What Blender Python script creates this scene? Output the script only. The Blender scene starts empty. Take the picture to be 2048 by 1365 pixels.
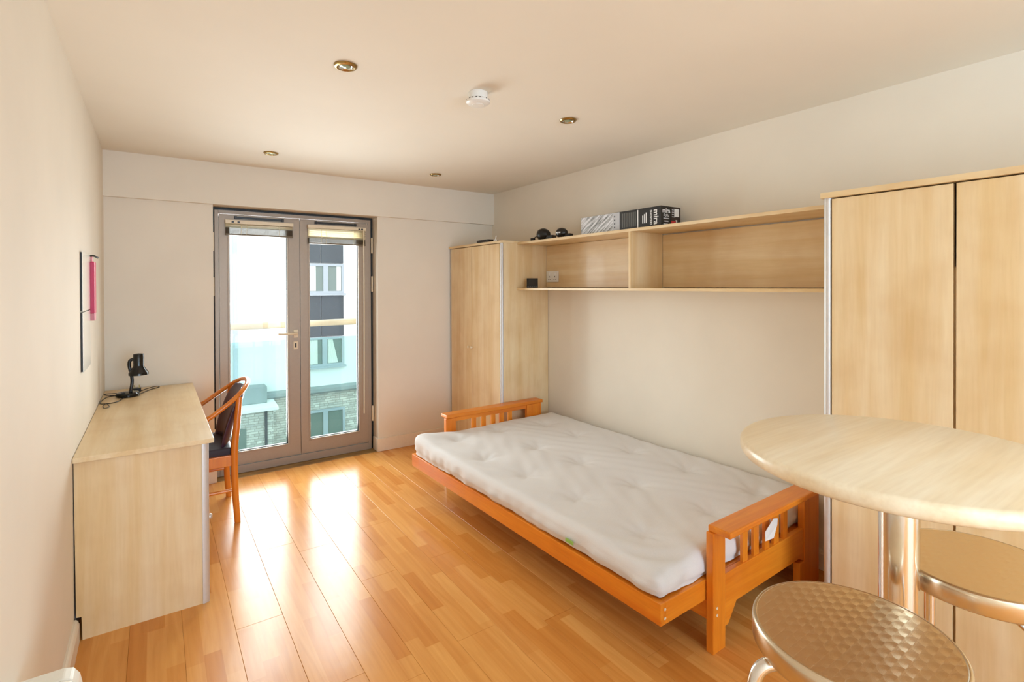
import bpy, bmesh, math, random
from mathutils import Vector, Matrix
random.seed(7)
PI = math.pi
scene = bpy.context.scene
COL = scene.collection

# ------------------------------------------------------------------ camera
W, H = 3.0714, 2.36            # room width, ceiling height
YD = 4.3354                    # plane of the wall with the French doors
cam_d = bpy.data.cameras.new('camera')
cam = bpy.data.objects.new('camera', cam_d)
COL.objects.link(cam)
F_PX = 1034.3077
cam_d.sensor_fit = 'HORIZONTAL'
cam_d.sensor_width = 36.0
cam_d.lens = F_PX / 2048 * 36.0
cam_d.shift_y = (578.2779 - 682.5) / 2048
cam_d.clip_start = 0.05
cam_d.clip_end = 200
fw = Vector((0.567482, 0.82335676, -0.00691564))
rt = Vector((0.82335644, -0.56751268, -0.00367861))
up = Vector((0.00695353, 0.00360649, 0.99996932))
cam.matrix_world = Matrix(((rt.x, up.x, -fw.x, 0.28335), (rt.y, up.y, -fw.y, -0.05538), (rt.z, up.z, -fw.z, 1.45099), (0, 0, 0, 1)))
scene.camera = cam

# ------------------------------------------------------------------ world and light
world = bpy.data.worlds.new('overcast_sky')
scene.world = world
world.use_nodes = True
bg = world.node_tree.nodes['Background']
bg.inputs['Color'].default_value = (0.93, 0.97, 1.0, 1)
bg.inputs['Strength'].default_value = 2.2

def area(name, loc, aim, sx, sy, power, col):
    l = bpy.data.lights.new(name, 'AREA')
    l.shape = 'RECTANGLE'; l.size = sx; l.size_y = sy; l.energy = power; l.color = col
    o = bpy.data.objects.new(name, l); COL.objects.link(o)
    o.location = loc
    o.rotation_euler = (Vector(aim) - Vector(loc)).to_track_quat('-Z', 'Y').to_euler()
    return o
# added fill light at the rear wall; the window there is made up
area('rear_fill_light', (1.35, -3.33, 1.15), (1.4, 4.0, 1.30), 2.4, 2.0, 118, (0.50, 0.74, 1.0))
# the photographer's flash, bounced off the ceiling above the camera
area('bounced_flash', (1.1, -1.7, 1.45), (1.05, -1.95, 2.36), 0.3, 0.3, 72, (0.49, 0.735, 1.0))
# daylight pouring in at the French doors
area('door_daylight', (1.25, 4.60, 1.12), (1.25, 0.0, 1.12), 1.1, 1.85, 98, (0.87, 0.92, 0.93))

scene.view_settings.view_transform = 'Standard'
scene.view_settings.look = 'None'
scene.view_settings.gamma = 1
scene.view_settings.use_curve_mapping = False
scene.view_settings.exposure = 0.11
scene.cycles.max_bounces = 10
scene.cycles.diffuse_bounces = 6
scene.cycles.transparent_max_bounces = 16
scene.cycles.sample_clamp_indirect = 6
scene.cycles.caustics_reflective = False
scene.cycles.caustics_refractive = False

# ------------------------------------------------------------------ materials
def c8(r, g, b):
    f = lambda v: (v / 255 / 12.92) if v <= 10 else (((v / 255) + 0.055) / 1.055) ** 2.4
    return (f(r), f(g), f(b), 1)

def newmat(name):
    m = bpy.data.materials.new(name); m.use_nodes = True
    nt = m.node_tree
    return m, nt, nt.nodes['Principled BSDF']

def flat(name, col, rough=0.5, metal=0.0, spec=0.5, bump=0, bscale=60, coat=0):
    m, nt, p = newmat(name)
    p.inputs['Base Color'].default_value = col
    p.inputs['Roughness'].default_value = rough
    p.inputs['Metallic'].default_value = metal
    p.inputs['Specular IOR Level'].default_value = spec
    p.inputs['Coat Weight'].default_value = coat
    tc = nt.nodes.new('ShaderNodeTexCoord')
    n = nt.nodes.new('ShaderNodeTexNoise'); n.inputs['Scale'].default_value = bscale; n.inputs['Detail'].default_value = 4
    nt.links.new(tc.outputs['Object'], n.inputs['Vector'])
    # slight unevenness of colour
    mx = nt.nodes.new('ShaderNodeMix'); mx.data_type = 'RGBA'; mx.blend_type = 'MULTIPLY'
    mx.inputs['Factor'].default_value = 0.10
    mx.inputs[6].default_value = col
    nt.links.new(n.outputs['Fac'], mx.inputs[7])
    nt.links.new(mx.outputs[2], p.inputs['Base Color'])
    if bump:
        b = nt.nodes.new('ShaderNodeBump'); b.inputs['Strength'].default_value = bump; b.inputs['Distance'].default_value = 0.002
        nt.links.new(n.outputs['Fac'], b.inputs['Height']); nt.links.new(b.outputs['Normal'], p.inputs['Normal'])
    return m

def wood(name, light, dark, axis='Z', rough=0.35, scale=1.0, fine=0.35, coat=0.0, blotch=0.5, spec=0.5):
    """veneer: bands stretched along one axis, with faint darker flecks"""
    m, nt, p = newmat(name)
    N, L = nt.nodes, nt.links
    tc = N.new('ShaderNodeTexCoord'); oi = N.new('ShaderNodeObjectInfo')
    add = N.new('ShaderNodeVectorMath'); add.operation = 'ADD'
    cmb = N.new('ShaderNodeCombineXYZ')
    mul = N.new('ShaderNodeMath'); mul.operation = 'MULTIPLY'; mul.inputs[1].default_value = 7.3
    L.new(oi.outputs['Random'], mul.inputs[0])
    for i in range(3): L.new(mul.outputs[0], cmb.inputs[i])
    L.new(tc.outputs['Object'], add.inputs[0]); L.new(cmb.outputs[0], add.inputs[1])
    mp = N.new('ShaderNodeMapping')
    s = [9.0 * scale] * 3; s['XYZ'.index(axis)] = 0.55 * scale
    mp.inputs['Scale'].default_value = s
    L.new(add.outputs[0], mp.inputs['Vector'])
    n1 = N.new('ShaderNodeTexNoise'); n1.inputs['Scale'].default_value = 1.6; n1.inputs['Detail'].default_value = 5; n1.inputs['Distortion'].default_value = 0.4
    L.new(mp.outputs[0], n1.inputs['Vector'])
    mp2 = N.new('ShaderNodeMapping')
    s2 = [70.0 * scale] * 3; s2['XYZ'.index(axis)] = 5.0 * scale
    mp2.inputs['Scale'].default_value = s2
    L.new(add.outputs[0], mp2.inputs['Vector'])
    n2 = N.new('ShaderNodeTexNoise'); n2.inputs['Scale'].default_value = 1.5; n2.inputs['Detail'].default_value = 3
    L.new(mp2.outputs[0], n2.inputs['Vector'])
    n3 = N.new('ShaderNodeTexNoise'); n3.inputs['Scale'].default_value = 4.5; n3.inputs['Detail'].default_value = 3
    L.new(add.outputs[0], n3.inputs['Vector'])
    r1 = N.new('ShaderNodeValToRGB'); r1.color_ramp.elements[0].position = 0.36; r1.color_ramp.elements[1].position = 0.66
    r1.color_ramp.elements[0].color = dark; r1.color_ramp.elements[1].color = light
    L.new(n1.outputs['Fac'], r1.inputs['Fac'])
    mx = N.new('ShaderNodeMix'); mx.data_type = 'RGBA'; mx.blend_type = 'MULTIPLY'; mx.inputs['Factor'].default_value = fine
    r2 = N.new('ShaderNodeValToRGB'); r2.color_ramp.elements[0].position = 0.3; r2.color_ramp.elements[1].position = 0.62
    r2.color_ramp.elements[0].color = (0.72, 0.62, 0.5, 1); r2.color_ramp.elements[1].color = (1, 1, 1, 1)
    L.new(n2.outputs['Fac'], r2.inputs['Fac'])
    L.new(r1.outputs[0], mx.inputs[6]); L.new(r2.outputs[0], mx.inputs[7])
    mx2 = N.new('ShaderNodeMix'); mx2.data_type = 'RGBA'; mx2.blend_type = 'MULTIPLY'; mx2.inputs['Factor'].default_value = blotch
    r3 = N.new('ShaderNodeValToRGB'); r3.color_ramp.elements[0].position = 0.32; r3.color_ramp.elements[1].position = 0.55
    r3.color_ramp.elements[0].color = (0.80, 0.68, 0.55, 1); r3.color_ramp.elements[1].color = (1, 1, 1, 1)
    L.new(n3.outputs['Fac'], r3.inputs['Fac'])
    L.new(mx.outputs[2], mx2.inputs[6]); L.new(r3.outputs[0], mx2.inputs[7])
    L.new(mx2.outputs[2], p.inputs['Base Color'])
    p.inputs['Roughness'].default_value = rough
    p.inputs['Coat Weight'].default_value = coat
    p.inputs['Specular IOR Level'].default_value = spec
    return m

def laminate(name):
    """three-strip beech laminate, staves running along Y, by world position"""
    m, nt, p = newmat(name)
    N, L = nt.nodes, nt.links
    g = N.new('ShaderNodeNewGeometry'); sep = N.new('ShaderNodeSeparateXYZ'); L.new(g.outputs['Position'], sep.inputs[0])
    cmb = N.new('ShaderNodeCombineXYZ'); L.new(sep.outputs['Y'], cmb.inputs['X']); L.new(sep.outputs['X'], cmb.inputs['Y'])
    br = N.new('ShaderNodeTexBrick')
    br.offset = 0.37; br.offset_frequency = 2; br.squash = 0.74; br.squash_frequency = 3
    br.inputs['Color1'].default_value = c8(226, 164, 90); br.inputs['Color2'].default_value = c8(206, 134, 60)
    br.inputs['Mortar'].default_value = c8(214, 150, 84)
    br.inputs['Scale'].default_value = 1.0; br.inputs['Mortar Size'].default_value = 0.0
    br.inputs['Brick Width'].default_value = 0.46; br.inputs['Row Height'].default_value = 0.184 / 3
    br.inputs['Bias'].default_value = -0.1
    L.new(cmb.outputs[0], br.inputs['Vector'])
    mp = N.new('ShaderNodeMapping'); mp.inputs['Scale'].default_value = (38, 2.2, 1); L.new(g.outputs['Position'], mp.inputs['Vector'])
    n = N.new('ShaderNodeTexNoise'); n.inputs['Scale'].default_value = 1.0; n.inputs['Detail'].default_value = 5; n.inputs['Distortion'].default_value = 0.8
    L.new(mp.outputs[0], n.inputs['Vector'])
    r = N.new('ShaderNodeValToRGB'); r.color_ramp.elements[0].position = 0.3; r.color_ramp.elements[1].position = 0.65
    r.color_ramp.elements[0].color = (0.82, 0.72, 0.6, 1); r.color_ramp.elements[1].color = (1, 1, 1, 1)
    L.new(n.outputs['Fac'], r.inputs['Fac'])
    mx = N.new('ShaderNodeMix'); mx.data_type = 'RGBA'; mx.blend_type = 'MULTIPLY'; mx.inputs['Factor'].default_value = 0.7
    L.new(br.outputs['Color'], mx.inputs[6]); L.new(r.outputs[0], mx.inputs[7])
    L.new(mx.outputs[2], p.inputs['Base Color'])
    n2 = N.new('ShaderNodeTexNoise'); n2.inputs['Scale'].default_value = 9; L.new(g.outputs['Position'], n2.inputs['Vector'])
    b = N.new('ShaderNodeBump'); b.inputs['Strength'].default_value = 0.06; b.inputs['Distance'].default_value = 0.01
    L.new(n2.outputs['Fac'], b.inputs['Height']); L.new(b.outputs[0], p.inputs['Normal'])
    p.inputs['Roughness'].default_value = 0.24
    p.inputs['Specular IOR Level'].default_value = 0.26
    return m

def paint(name, col, var=0.06):
    m, nt, p = newmat(name)
    N, L = nt.nodes, nt.links
    g = N.new('ShaderNodeNewGeometry')
    n = N.new('ShaderNodeTexNoise'); n.inputs['Scale'].default_value = 2.2; n.inputs['Detail'].default_value = 5
    L.new(g.outputs['Position'], n.inputs['Vector'])
    r = N.new('ShaderNodeValToRGB')
    r.color_ramp.elements[0].position = 0.3; r.color_ramp.elements[1].position = 0.7
    r.color_ramp.elements[0].color = tuple(x * (1 - var) for x in col[:3]) + (1,)
    r.color_ramp.elements[1].color = col
    L.new(n.outputs['Fac'], r.inputs['Fac']); L.new(r.outputs[0], p.inputs['Base Color'])
    n2 = N.new('ShaderNodeTexNoise'); n2.inputs['Scale'].default_value = 180
    L.new(g.outputs['Position'], n2.inputs['Vector'])
    b = N.new('ShaderNodeBump'); b.inputs['Strength'].default_value = 0.05; b.inputs['Distance'].default_value = 0.002
    L.new(n2.outputs['Fac'], b.inputs['Height']); L.new(b.outputs[0], p.inputs['Normal'])
    p.inputs['Roughness'].default_value = 0.75; p.inputs['Specular IOR Level'].default_value = 0.25
    return m

def clearglass(name, tint, refl=1.0):
    m, nt, p = newmat(name)
    N, L = nt.nodes, nt.links
    out = [x for x in N if x.type == 'OUTPUT_MATERIAL'][0]
    N.remove(p)
    t = N.new('ShaderNodeBsdfTransparent'); t.inputs['Color'].default_value = tint
    gl = N.new('ShaderNodeBsdfGlossy'); gl.inputs['Roughness'].default_value = 0.02
    fr = N.new('ShaderNodeFresnel'); fr.inputs['IOR'].default_value = 1.4
    mm = N.new('ShaderNodeMath'); mm.operation = 'MULTIPLY'; mm.inputs[1].default_value = refl
    L.new(fr.outputs[0], mm.inputs[0])
    mix = N.new('ShaderNodeMixShader')
    L.new(mm.outputs[0], mix.inputs[0]); L.new(t.outputs[0], mix.inputs[1]); L.new(gl.outputs[0], mix.inputs[2])
    L.new(mix.outputs[0], out.inputs['Surface'])
    return m

def turned_metal(name):
    """engine-turned steel: rows of overlapping round brush marks"""
    m, nt, p = newmat(name)
    N, L = nt.nodes, nt.links
    tc = N.new('ShaderNodeTexCoord'); sep = N.new('ShaderNodeSeparateXYZ'); L.new(tc.outputs['Object'], sep.inputs[0])
    def math_(op, a, b=None, c=None):
        n = N.new('ShaderNodeMath'); n.operation = op
        for i, v in enumerate((a, b, c)):
            if v is None: continue
            if isinstance(v, (int, float)): n.inputs[i].default_value = v
            else: L.new(v, n.inputs[i])
        return n.outputs[0]
    S = 0.031
    rx = math_('DIVIDE', sep.outputs['X'], S); ry = math_('DIVIDE', sep.outputs['Y'], S * 0.5)
    row = math_('FLOOR', ry); fy = math_('FRACT', ry)
    par = math_('MULTIPLY', math_('PINGPONG', row, 1.0), 0.5)
    ua = math_('SUBTRACT', math_('FRACT', math_('ADD', rx, par)), 0.5)
    ub = math_('SUBTRACT', math_('FRACT', math_('ADD', math_('ADD', rx, par), 0.5)), 0.5)
    ya = math_('MULTIPLY', fy, 0.5); yb = math_('MULTIPLY', math_('ADD', fy, 1.0), 0.5)
    da = math_('SQRT', math_('ADD', math_('MULTIPLY', ua, ua), math_('MULTIPLY', ya, ya)))
    db = math_('SQRT', math_('ADD', math_('MULTIPLY', ub, ub), math_('MULTIPLY', yb, yb)))
    sel = math_('LESS_THAN', da, 0.5)
    d2 = math_('ADD', math_('MULTIPLY', sel, da), math_('MULTIPLY', math_('SUBTRACT', 1.0, sel), db))
    rings = math_('SINE', math_('MULTIPLY', d2, 70.0))
    hgt = math_('ADD', math_('MULTIPLY', d2, 1.0), math_('MULTIPLY', rings, 0.012))
    b = N.new('ShaderNodeBump'); b.inputs['Strength'].default_value = 0.5; b.inputs['Distance'].default_value = 0.004
    L.new(hgt, b.inputs['Height']); L.new(b.outputs[0], p.inputs['Normal'])
    p.inputs['Base Color'].default_value = c8(226, 204, 168)
    p.inputs['Metallic'].default_value = 1.0
    p.inputs['Roughness'].default_value = 0.3
    return m

def stone(name):
    m, nt, p = newmat(name)
    N, L = nt.nodes, nt.links
    g = N.new('ShaderNodeNewGeometry'); sep = N.new('ShaderNodeSeparateXYZ'); L.new(g.outputs['Position'], sep.inputs[0])
    cmb = N.new('ShaderNodeCombineXYZ'); L.new(sep.outputs['X'], cmb.inputs['X']); L.new(sep.outputs['Z'], cmb.inputs['Y'])
    br = N.new('ShaderNodeTexBrick'); br.offset = 0.4; br.squash = 0.6; br.squash_frequency = 3
    br.inputs['Color1'].default_value = c8(226, 220, 212); br.inputs['Color2'].default_value = c8(184, 180, 174); br.inputs['Mortar'].default_value = c8(160, 156, 150)
    br.inputs['Scale'].default_value = 1.0; br.inputs['Mortar Size'].default_value = 0.008
    br.inputs['Brick Width'].default_value = 0.28; br.inputs['Row Height'].default_value = 0.085
    L.new(cmb.outputs[0], br.inputs['Vector']); L.new(br.outputs['Color'], p.inputs['Base Color'])
    b = N.new('ShaderNodeBump'); b.inputs['Strength'].default_value = 0.5; b.inputs['Distance'].default_value = 0.02; b.invert = True
    L.new(br.outputs['Fac'], b.inputs['Height']); L.new(b.outputs[0], p.inputs['Normal'])
    p.inputs['Roughness'].default_value = 0.9
    return m

M = {}
M['wall'] = paint('wall_paint', c8(236, 227, 213))
M['ceil'] = paint('ceiling_paint', c8(236, 229, 217), 0.03)
M['skirt'] = flat('skirting_gloss', c8(240, 230, 214), 0.35)
M['lam'] = laminate('beech_laminate')
M['sub'] = flat('subfloor', c8(190, 130, 74), 0.9)
M['thresh'] = wood('threshold_board', c8(190, 158, 96), c8(140, 106, 58), 'X', 0.5, 1.0, 0.6, 0, 0.9)
ML, MD = c8(234, 212, 174), c8(224, 194, 145)
for a in 'XYZ':
    M['maple' + a] = wood('maple_veneer_' + a.lower(), ML, MD, a, 0.38, 1.0, 0.14, 0.05, 0.4)
M['mapletop'] = wood('pale_maple_top', c8(240, 227, 202), c8(230, 210, 176), 'X', 0.32, 1.0, 0.25, 0.1, 0.2)
PLt, PDk = c8(236, 146, 40), c8(220, 120, 24)
for a in 'XYZ':
    M['pine' + a] = wood('stained_pine_' + a.lower(), PLt, PDk, a, 0.34, 1.2, 0.25, 0.15, 0.2)
M['chairwood'] = wood('orange_beech', c8(230, 140, 44), c8(214, 116, 28), 'Z', 0.3, 1.2, 0.25, 0.3, 0.1)
M['silver'] = flat('satin_silver', c8(214, 212, 210), 0.45, 0.6)
M['chrome'] = flat('polished_chrome', c8(228, 225, 220), 0.17, 1.0)
M['steel'] = flat('rim_steel', c8(220, 206, 182), 0.26, 1.0)
M['turned'] = turned_metal('engine_turned_steel')
M['alu'] = flat('taupe_aluminium', c8(168, 152, 136), 0.42, 0.25, 0.5)
M['gasket'] = flat('black_gasket', c8(24, 28, 26), 0.5)
M['black'] = flat('black_plastic', c8(16, 14, 13), 0.3)
M['blackgloss'] = flat('black_gloss', c8(12, 11, 10), 0.14)
M['cream'] = flat('cream_metal', c8(232, 216, 188), 0.35)
M['slat'] = flat('blind_slat', c8(238, 226, 190), 0.4)
M['slatd'] = flat('blind_slat_shaded', c8(104, 86, 58), 0.45)  # darker copy of the slat colour, shade of the backlit stack painted in
M['white'] = flat('white_plastic', c8(240, 238, 234), 0.35)
M['offwhite'] = flat('offwhite_plastic', c8(236, 232, 220), 0.35)
M['glass'] = clearglass('window_glass', (0.97, 0.985, 0.98, 1), 0.6)
M['tglass'] = clearglass('green_balustrade_glass', (0.76, 0.915, 0.89, 1), 0.5)
M['mirror'] = flat('mirror_tile', c8(226, 216, 202), 0.25, 1.0)
M['pink'] = flat('pink_plastic', c8(226, 36, 92), 0.35)
M['pinkpale'] = flat('pale_pink', c8(240, 150, 160), 0.4)
M['fabric'] = flat('white_cotton', c8(228, 226, 226), 0.9, 0, 0.15, 0.25, 300)
M['vinyl'] = flat('purple_vinyl', c8(66, 40, 58), 0.38, 0, 0.5, 0.15, 120)
M['navy'] = flat('dark_seat_fabric', c8(44, 34, 46), 0.6)
M['green'] = flat('green_tag', c8(150, 196, 96), 0.7)
M['brass'] = flat('aged_brass', c8(176, 150, 96), 0.25, 1.0)
M['bulb'] = flat('greenish_lamp_glass', c8(150, 168, 140), 0.12)
M['render'] = flat('white_render', c8(246, 247, 246), 0.9, 0, 0.2)
M['slate'] = flat('slate_cladding', c8(70, 77, 84), 0.55, 0, 0.5, 0.4, 3)
M['stone'] = stone('coursed_stone')
M['greyframe'] = flat('pale_window_frame', c8(176, 184, 192), 0.5)
M['winpane'] = flat('far_window_pane', c8(120, 134, 128), 0.15)
M['curtain'] = flat('pale_curtain', c8(232, 234, 228), 0.9)
M['leadroof'] = flat('grey_roofing', c8(150, 160, 162), 0.7)
M['pipe'] = flat('grey_downpipe', c8(196, 204, 214), 0.6)
M['ground'] = flat('tarmac', c8(150, 150, 148), 0.9)
M['handrail'] = flat('cream_handrail', c8(228, 222, 198), 0.4)
M['boxblack'] = flat('black_carton', c8(26, 24, 24), 0.4)
M['boxgrey'] = flat('grey_print', c8(96, 96, 92), 0.45)
M['boxlight'] = flat('silver_print', c8(196, 198, 204), 0.45)
M['boxwhite'] = flat('white_print', c8(240, 240, 240), 0.5)
M['boxred'] = flat('red_print', c8(196, 44, 48), 0.5)
M['brown'] = flat('dark_brown_print', c8(52, 38, 34), 0.5)
M['dark'] = flat('dark_recess', c8(46, 30, 18), 0.8)

def water_print():
    m, nt, p = newmat('water_photo_print')
    N, L = nt.nodes, nt.links
    tc = N.new('ShaderNodeTexCoord'); mp = N.new('ShaderNodeMapping')
    mp.inputs['Scale'].default_value = (1, 6, 60)
    rot = N.new('ShaderNodeMapping'); rot.inputs['Rotation'].default_value = (math.radians(35), 0, 0)
    L.new(tc.outputs['Object'], rot.inputs['Vector']); L.new(rot.outputs[0], mp.inputs['Vector'])
    n = N.new('ShaderNodeTexNoise'); n.inputs['Scale'].default_value = 1.4; n.inputs['Detail'].default_value = 4
    L.new(mp.outputs[0], n.inputs['Vector'])
    r = N.new('ShaderNodeValToRGB'); r.color_ramp.elements[0].position = 0.35; r.color_ramp.elements[1].position = 0.6
    r.color_ramp.elements[0].color = c8(110, 112, 112); r.color_ramp.elements[1].color = c8(226, 228, 234)
    L.new(n.outputs['Fac'], r.inputs['Fac']); L.new(r.outputs[0], p.inputs['Base Color'])
    p.inputs['Roughness'].default_value = 0.4
    return m
M['water'] = water_print()

# ------------------------------------------------------------------ mesh helpers
def abox(bm, x0, x1, y0, y1, z0, z1):
    x0, x1 = min(x0, x1), max(x0, x1); y0, y1 = min(y0, y1), max(y0, y1); z0, z1 = min(z0, z1), max(z0, z1)
    v = [bm.verts.new(c) for c in ((x0, y0, z0), (x1, y0, z0), (x1, y1, z0), (x0, y1, z0), (x0, y0, z1), (x1, y0, z1), (x1, y1, z1), (x0, y1, z1))]
    for f in ((0, 3, 2, 1), (4, 5, 6, 7), (0, 1, 5, 4), (1, 2, 6, 5), (2, 3, 7, 6), (3, 0, 4, 7)):
        bm.faces.new([v[i] for i in f])
    return v

def box(*b):
    def f(bm): abox(bm, *b)
    return f

def boxes(lst):
    def f(bm):
        for b in lst: abox(bm, *b)
    return f

def prism(poly, axis, a0, a1):
    """extrude a 2-D polygon along an axis; poly in the remaining two axes in order"""
    def put(u, v, a):
        return {'X': (a, u, v), 'Y': (u, a, v), 'Z': (u, v, a)}[axis]
    def f(bm):
        A = [bm.verts.new(put(u, v, a0)) for u, v in poly]
        B = [bm.verts.new(put(u, v, a1)) for u, v in poly]
        n = len(poly)
        bm.faces.new(A); bm.faces.new(B[::-1])
        for i in range(n): bm.faces.new((A[i], B[i], B[(i + 1) % n], A[(i + 1) % n]))
        bmesh.ops.recalc_face_normals(bm, faces=bm.faces)
    return f

def lathe(prof, c=(0, 0, 0), axis='Z', n=40, close=True):
    def f(bm):
        rings = []
        for r, h in prof:
            ring = []
            for i in range(n):
                a = 2 * PI * i / n
                p = (r * math.cos(a), r * math.sin(a), h)
                if axis == 'X': p = (p[2], p[0], p[1])
                if axis == 'Y': p = (p[0], p[2], p[1])
                ring.append(bm.verts.new((c[0] + p[0], c[1] + p[1], c[2] + p[2])))
            rings.append(ring)
        for A, B in zip(rings, rings[1:]):
            for i in range(n):
                bm.faces.new((A[i], A[(i + 1) % n], B[(i + 1) % n], B[i]))
        if close:
            bm.faces.new(rings[0][::-1]); bm.faces.new(rings[-1])
        bmesh.ops.recalc_face_normals(bm, faces=bm.faces)
    return f

def smoothpath(pts, sub=8):
    pts = [Vector(p) for p in pts]
    if len(pts) < 3: return pts
    out = []
    P = [pts[0] * 2 - pts[1]] + pts + [pts[-1] * 2 - pts[-2]]
    for i in range(1, len(P) - 2):
        for k in range(sub):
            t = k / sub
            p0, p1, p2, p3 = P[i - 1], P[i], P[i + 1], P[i + 2]
            out.append(0.5 * ((2 * p1) + (p2 - p0) * t + (2 * p0 - 5 * p1 + 4 * p2 - p3) * t * t + (3 * p1 - p0 - 3 * p2 + p3) * t ** 3))
    out.append(pts[-1])
    return out

def tube(pts, r, n=12, sub=8, ry=None, upv=(0, 0, 1)):
    """round or oval bar swept along a path; r may be a list of radii per given point"""
    def f(bm):
        P = smoothpath(pts, sub)
        m = len(P)
        rr = [r] * m if not isinstance(r, (list, tuple)) else [r[min(int(i / (m - 1) * (len(r) - 1)), len(r) - 2)] * (1 - (i / (m - 1) * (len(r) - 1) - min(int(i / (m - 1) * (len(r) - 1)), len(r) - 2))) + r[min(int(i / (m - 1) * (len(r) - 1)), len(r) - 2) + 1] * (i / (m - 1) * (len(r) - 1) - min(int(i / (m - 1) * (len(r) - 1)), len(r) - 2)) for i in range(m)]
        rings = []
        U = Vector(upv)
        side = None
        for i, p in enumerate(P):
            t = (P[min(i + 1, m - 1)] - P[max(i - 1, 0)]).normalized()
            if side is None:
                side = t.cross(U)
                if side.length < 1e-3: side = t.cross(Vector((1, 0, 0)))
            side = (side - t * side.dot(t)).normalized()
            nv = side.cross(t).normalized()
            q = ry if ry else rr[i]
            rings.append([bm.verts.new(p + side * (rr[i] * math.cos(2 * PI * k / n)) + nv * (q * math.sin(2 * PI * k / n))) for k in range(n)])
        for A, B in zip(rings, rings[1:]):
            for k in range(n): bm.faces.new((A[k], A[(k + 1) % n], B[(k + 1) % n], B[k]))
        bm.faces.new(rings[0][::-1]); bm.faces.new(rings[-1])
        bmesh.ops.recalc_face_normals(bm, faces=bm.faces)
    return f

def both(*fs):
    def f(bm):
        for g in fs: g(bm)
    return f

def root_loc(o):
    v = Vector((0, 0, 0))
    while o is not None:
        v += o.location; o = o.parent
    return v

def mk(name, build, mat, parent=None, bevel=0.0, seg=2, smooth=False, local=False, origin=None, ang=35):
    """one mesh object. Coordinates are world ones unless local; children are stored relative to their root."""
    bm = bmesh.new(); build(bm)
    if bevel:
        bmesh.ops.bevel(bm, geom=list(bm.edges), offset=bevel, segments=seg, affect='EDGES', profile=0.6, clamp_overlap=True)
    me = bpy.data.meshes.new(name)
    bm.to_mesh(me); bm.free()
    me.materials.append(mat)
    o = bpy.data.objects.new(name, me); COL.objects.link(o)
    if parent is not None:
        o.parent = parent
        if not local: me.transform(Matrix.Translation(-root_loc(parent)))
    elif not local:
        if origin is None:
            bb = [v.co for v in me.vertices]
            origin = ((min(v.x for v in bb) + max(v.x for v in bb)) / 2, (min(v.y for v in bb) + max(v.y for v in bb)) / 2, min(v.z for v in bb))
        me.transform(Matrix.Translation(-Vector(origin))); o.location = origin
    if smooth:
        me.polygons.foreach_set('use_smooth', [True] * len(me.polygons))
        me.set_sharp_from_angle(angle=math.radians(ang))
    return o

def thing(name, label, cat, loc=(0, 0, 0), rz=0, group=None):
    o = bpy.data.objects.new(name, None); COL.objects.link(o)
    o.empty_display_size = 0.1
    o.location = loc; o.rotation_euler = (0, 0, rz)
    o['label'] = label; o['category'] = cat
    if group: o['group'] = group
    return o

def tag(o, label, cat, group=None):
    o['label'] = label; o['category'] = cat
    if group: o['group'] = group
    return o

def struct(o, label=None):
    o['kind'] = 'structure'
    if label: o['label'] = label
    return o

def sempty(name, loc):
    o = bpy.data.objects.new(name, None); COL.objects.link(o); o.location = loc; o['kind'] = 'structure'
    return o

def dup(root, loc, rz=0, label=None):
    r = root.copy(); COL.objects.link(r); r.location = loc; r.rotation_euler = (0, 0, rz)
    if label: r['label'] = label
    for ch in list(root.children):
        c = ch.copy(); COL.objects.link(c); c.parent = r
        for g in ch.children:
            d = g.copy(); COL.objects.link(d); d.parent = c
    return r

# ------------------------------------------------------------------ room shell
YR = -3.4
fl = struct(mk('floor', box(-0.1, W + 0.1, YR - 0.1, YD + 0.02, -0.12, -0.0125), M['sub'], origin=(0, 0, 0)), 'glossy orange beech laminate floor laid in long planks')
rowW = 0.184
plank_cache = {}
def plank(x0, x1, y0, y1):
    key = (round(x1 - x0, 4), round(y1 - y0, 4))
    if key not in plank_cache:
        bm = bmesh.new(); g = 0.0003
        abox(bm, g, key[0] - g, g, key[1] - g, -0.012, 0.0)
        top = [e for e in bm.edges if all(v.co.z > -0.001 for v in e.verts)]
        bmesh.ops.bevel(bm, geom=top, offset=0.0009, segments=1, affect='EDGES')
        me = bpy.data.meshes.new('plank'); bm.to_mesh(me); bm.free(); me.materials.append(M['lam'])
        plank_cache[key] = me
    o = bpy.data.objects.new('plank', plank_cache[key]); COL.objects.link(o)
    o.parent = fl; o.location = (x0, y0, 0)
PLEN = 1.2
fixed = {3: 2.397, 5: 2.922}
for r in range(17):
    x0 = r * rowW; x1 = min(x0 + rowW, W)
    ph = fixed.get(r, round(random.random() * 24) * 0.05)
    ys = [YR]; y = ph
    while y > YR + 0.15: y -= PLEN
    while y < YD - 0.1:
        if y > YR + 0.1: ys.append(y)
        y += PLEN
    ys.append(YD - 0.003)
    for a, b in zip(ys, ys[1:]): plank(x0, x1, a, b)
struct(mk('ceiling', box(-0.1, W + 0.1, YR - 0.1, 4.75, H, H + 0.12), M['ceil']), 'plain off-white painted ceiling')
struct(mk('wall_left', box(-0.12, 0, YR, 4.75, -0.1, H), M['wall']), 'cream painted wall behind the desk')
struct(mk('wall_right', box(W, W + 0.12, YR, 4.75, -0.1, H), M['wall']), 'cream painted wall above the futon')
DX0, DX1, DZ = 0.635, 1.884, 2.056
struct(mk('wall_back', boxes([(0, DX0, YD, 4.65, -0.1, H), (DX1, W, YD, 4.65, -0.1, H), (DX0, DX1, YD, 4.65, DZ, H)]), M['wall']), 'cream painted wall around the glazed doors')
struct(mk('wall_rear', box(-0.1, W + 0.1, YR - 0.12, YR, -0.1, H), M['wall']), 'cream wall behind the viewpoint')
struct(mk('trim_1', box(0, W, 4.30, YD, 2.0554, H), M['wall']), 'boxed beam running above the glazed doors')
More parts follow.
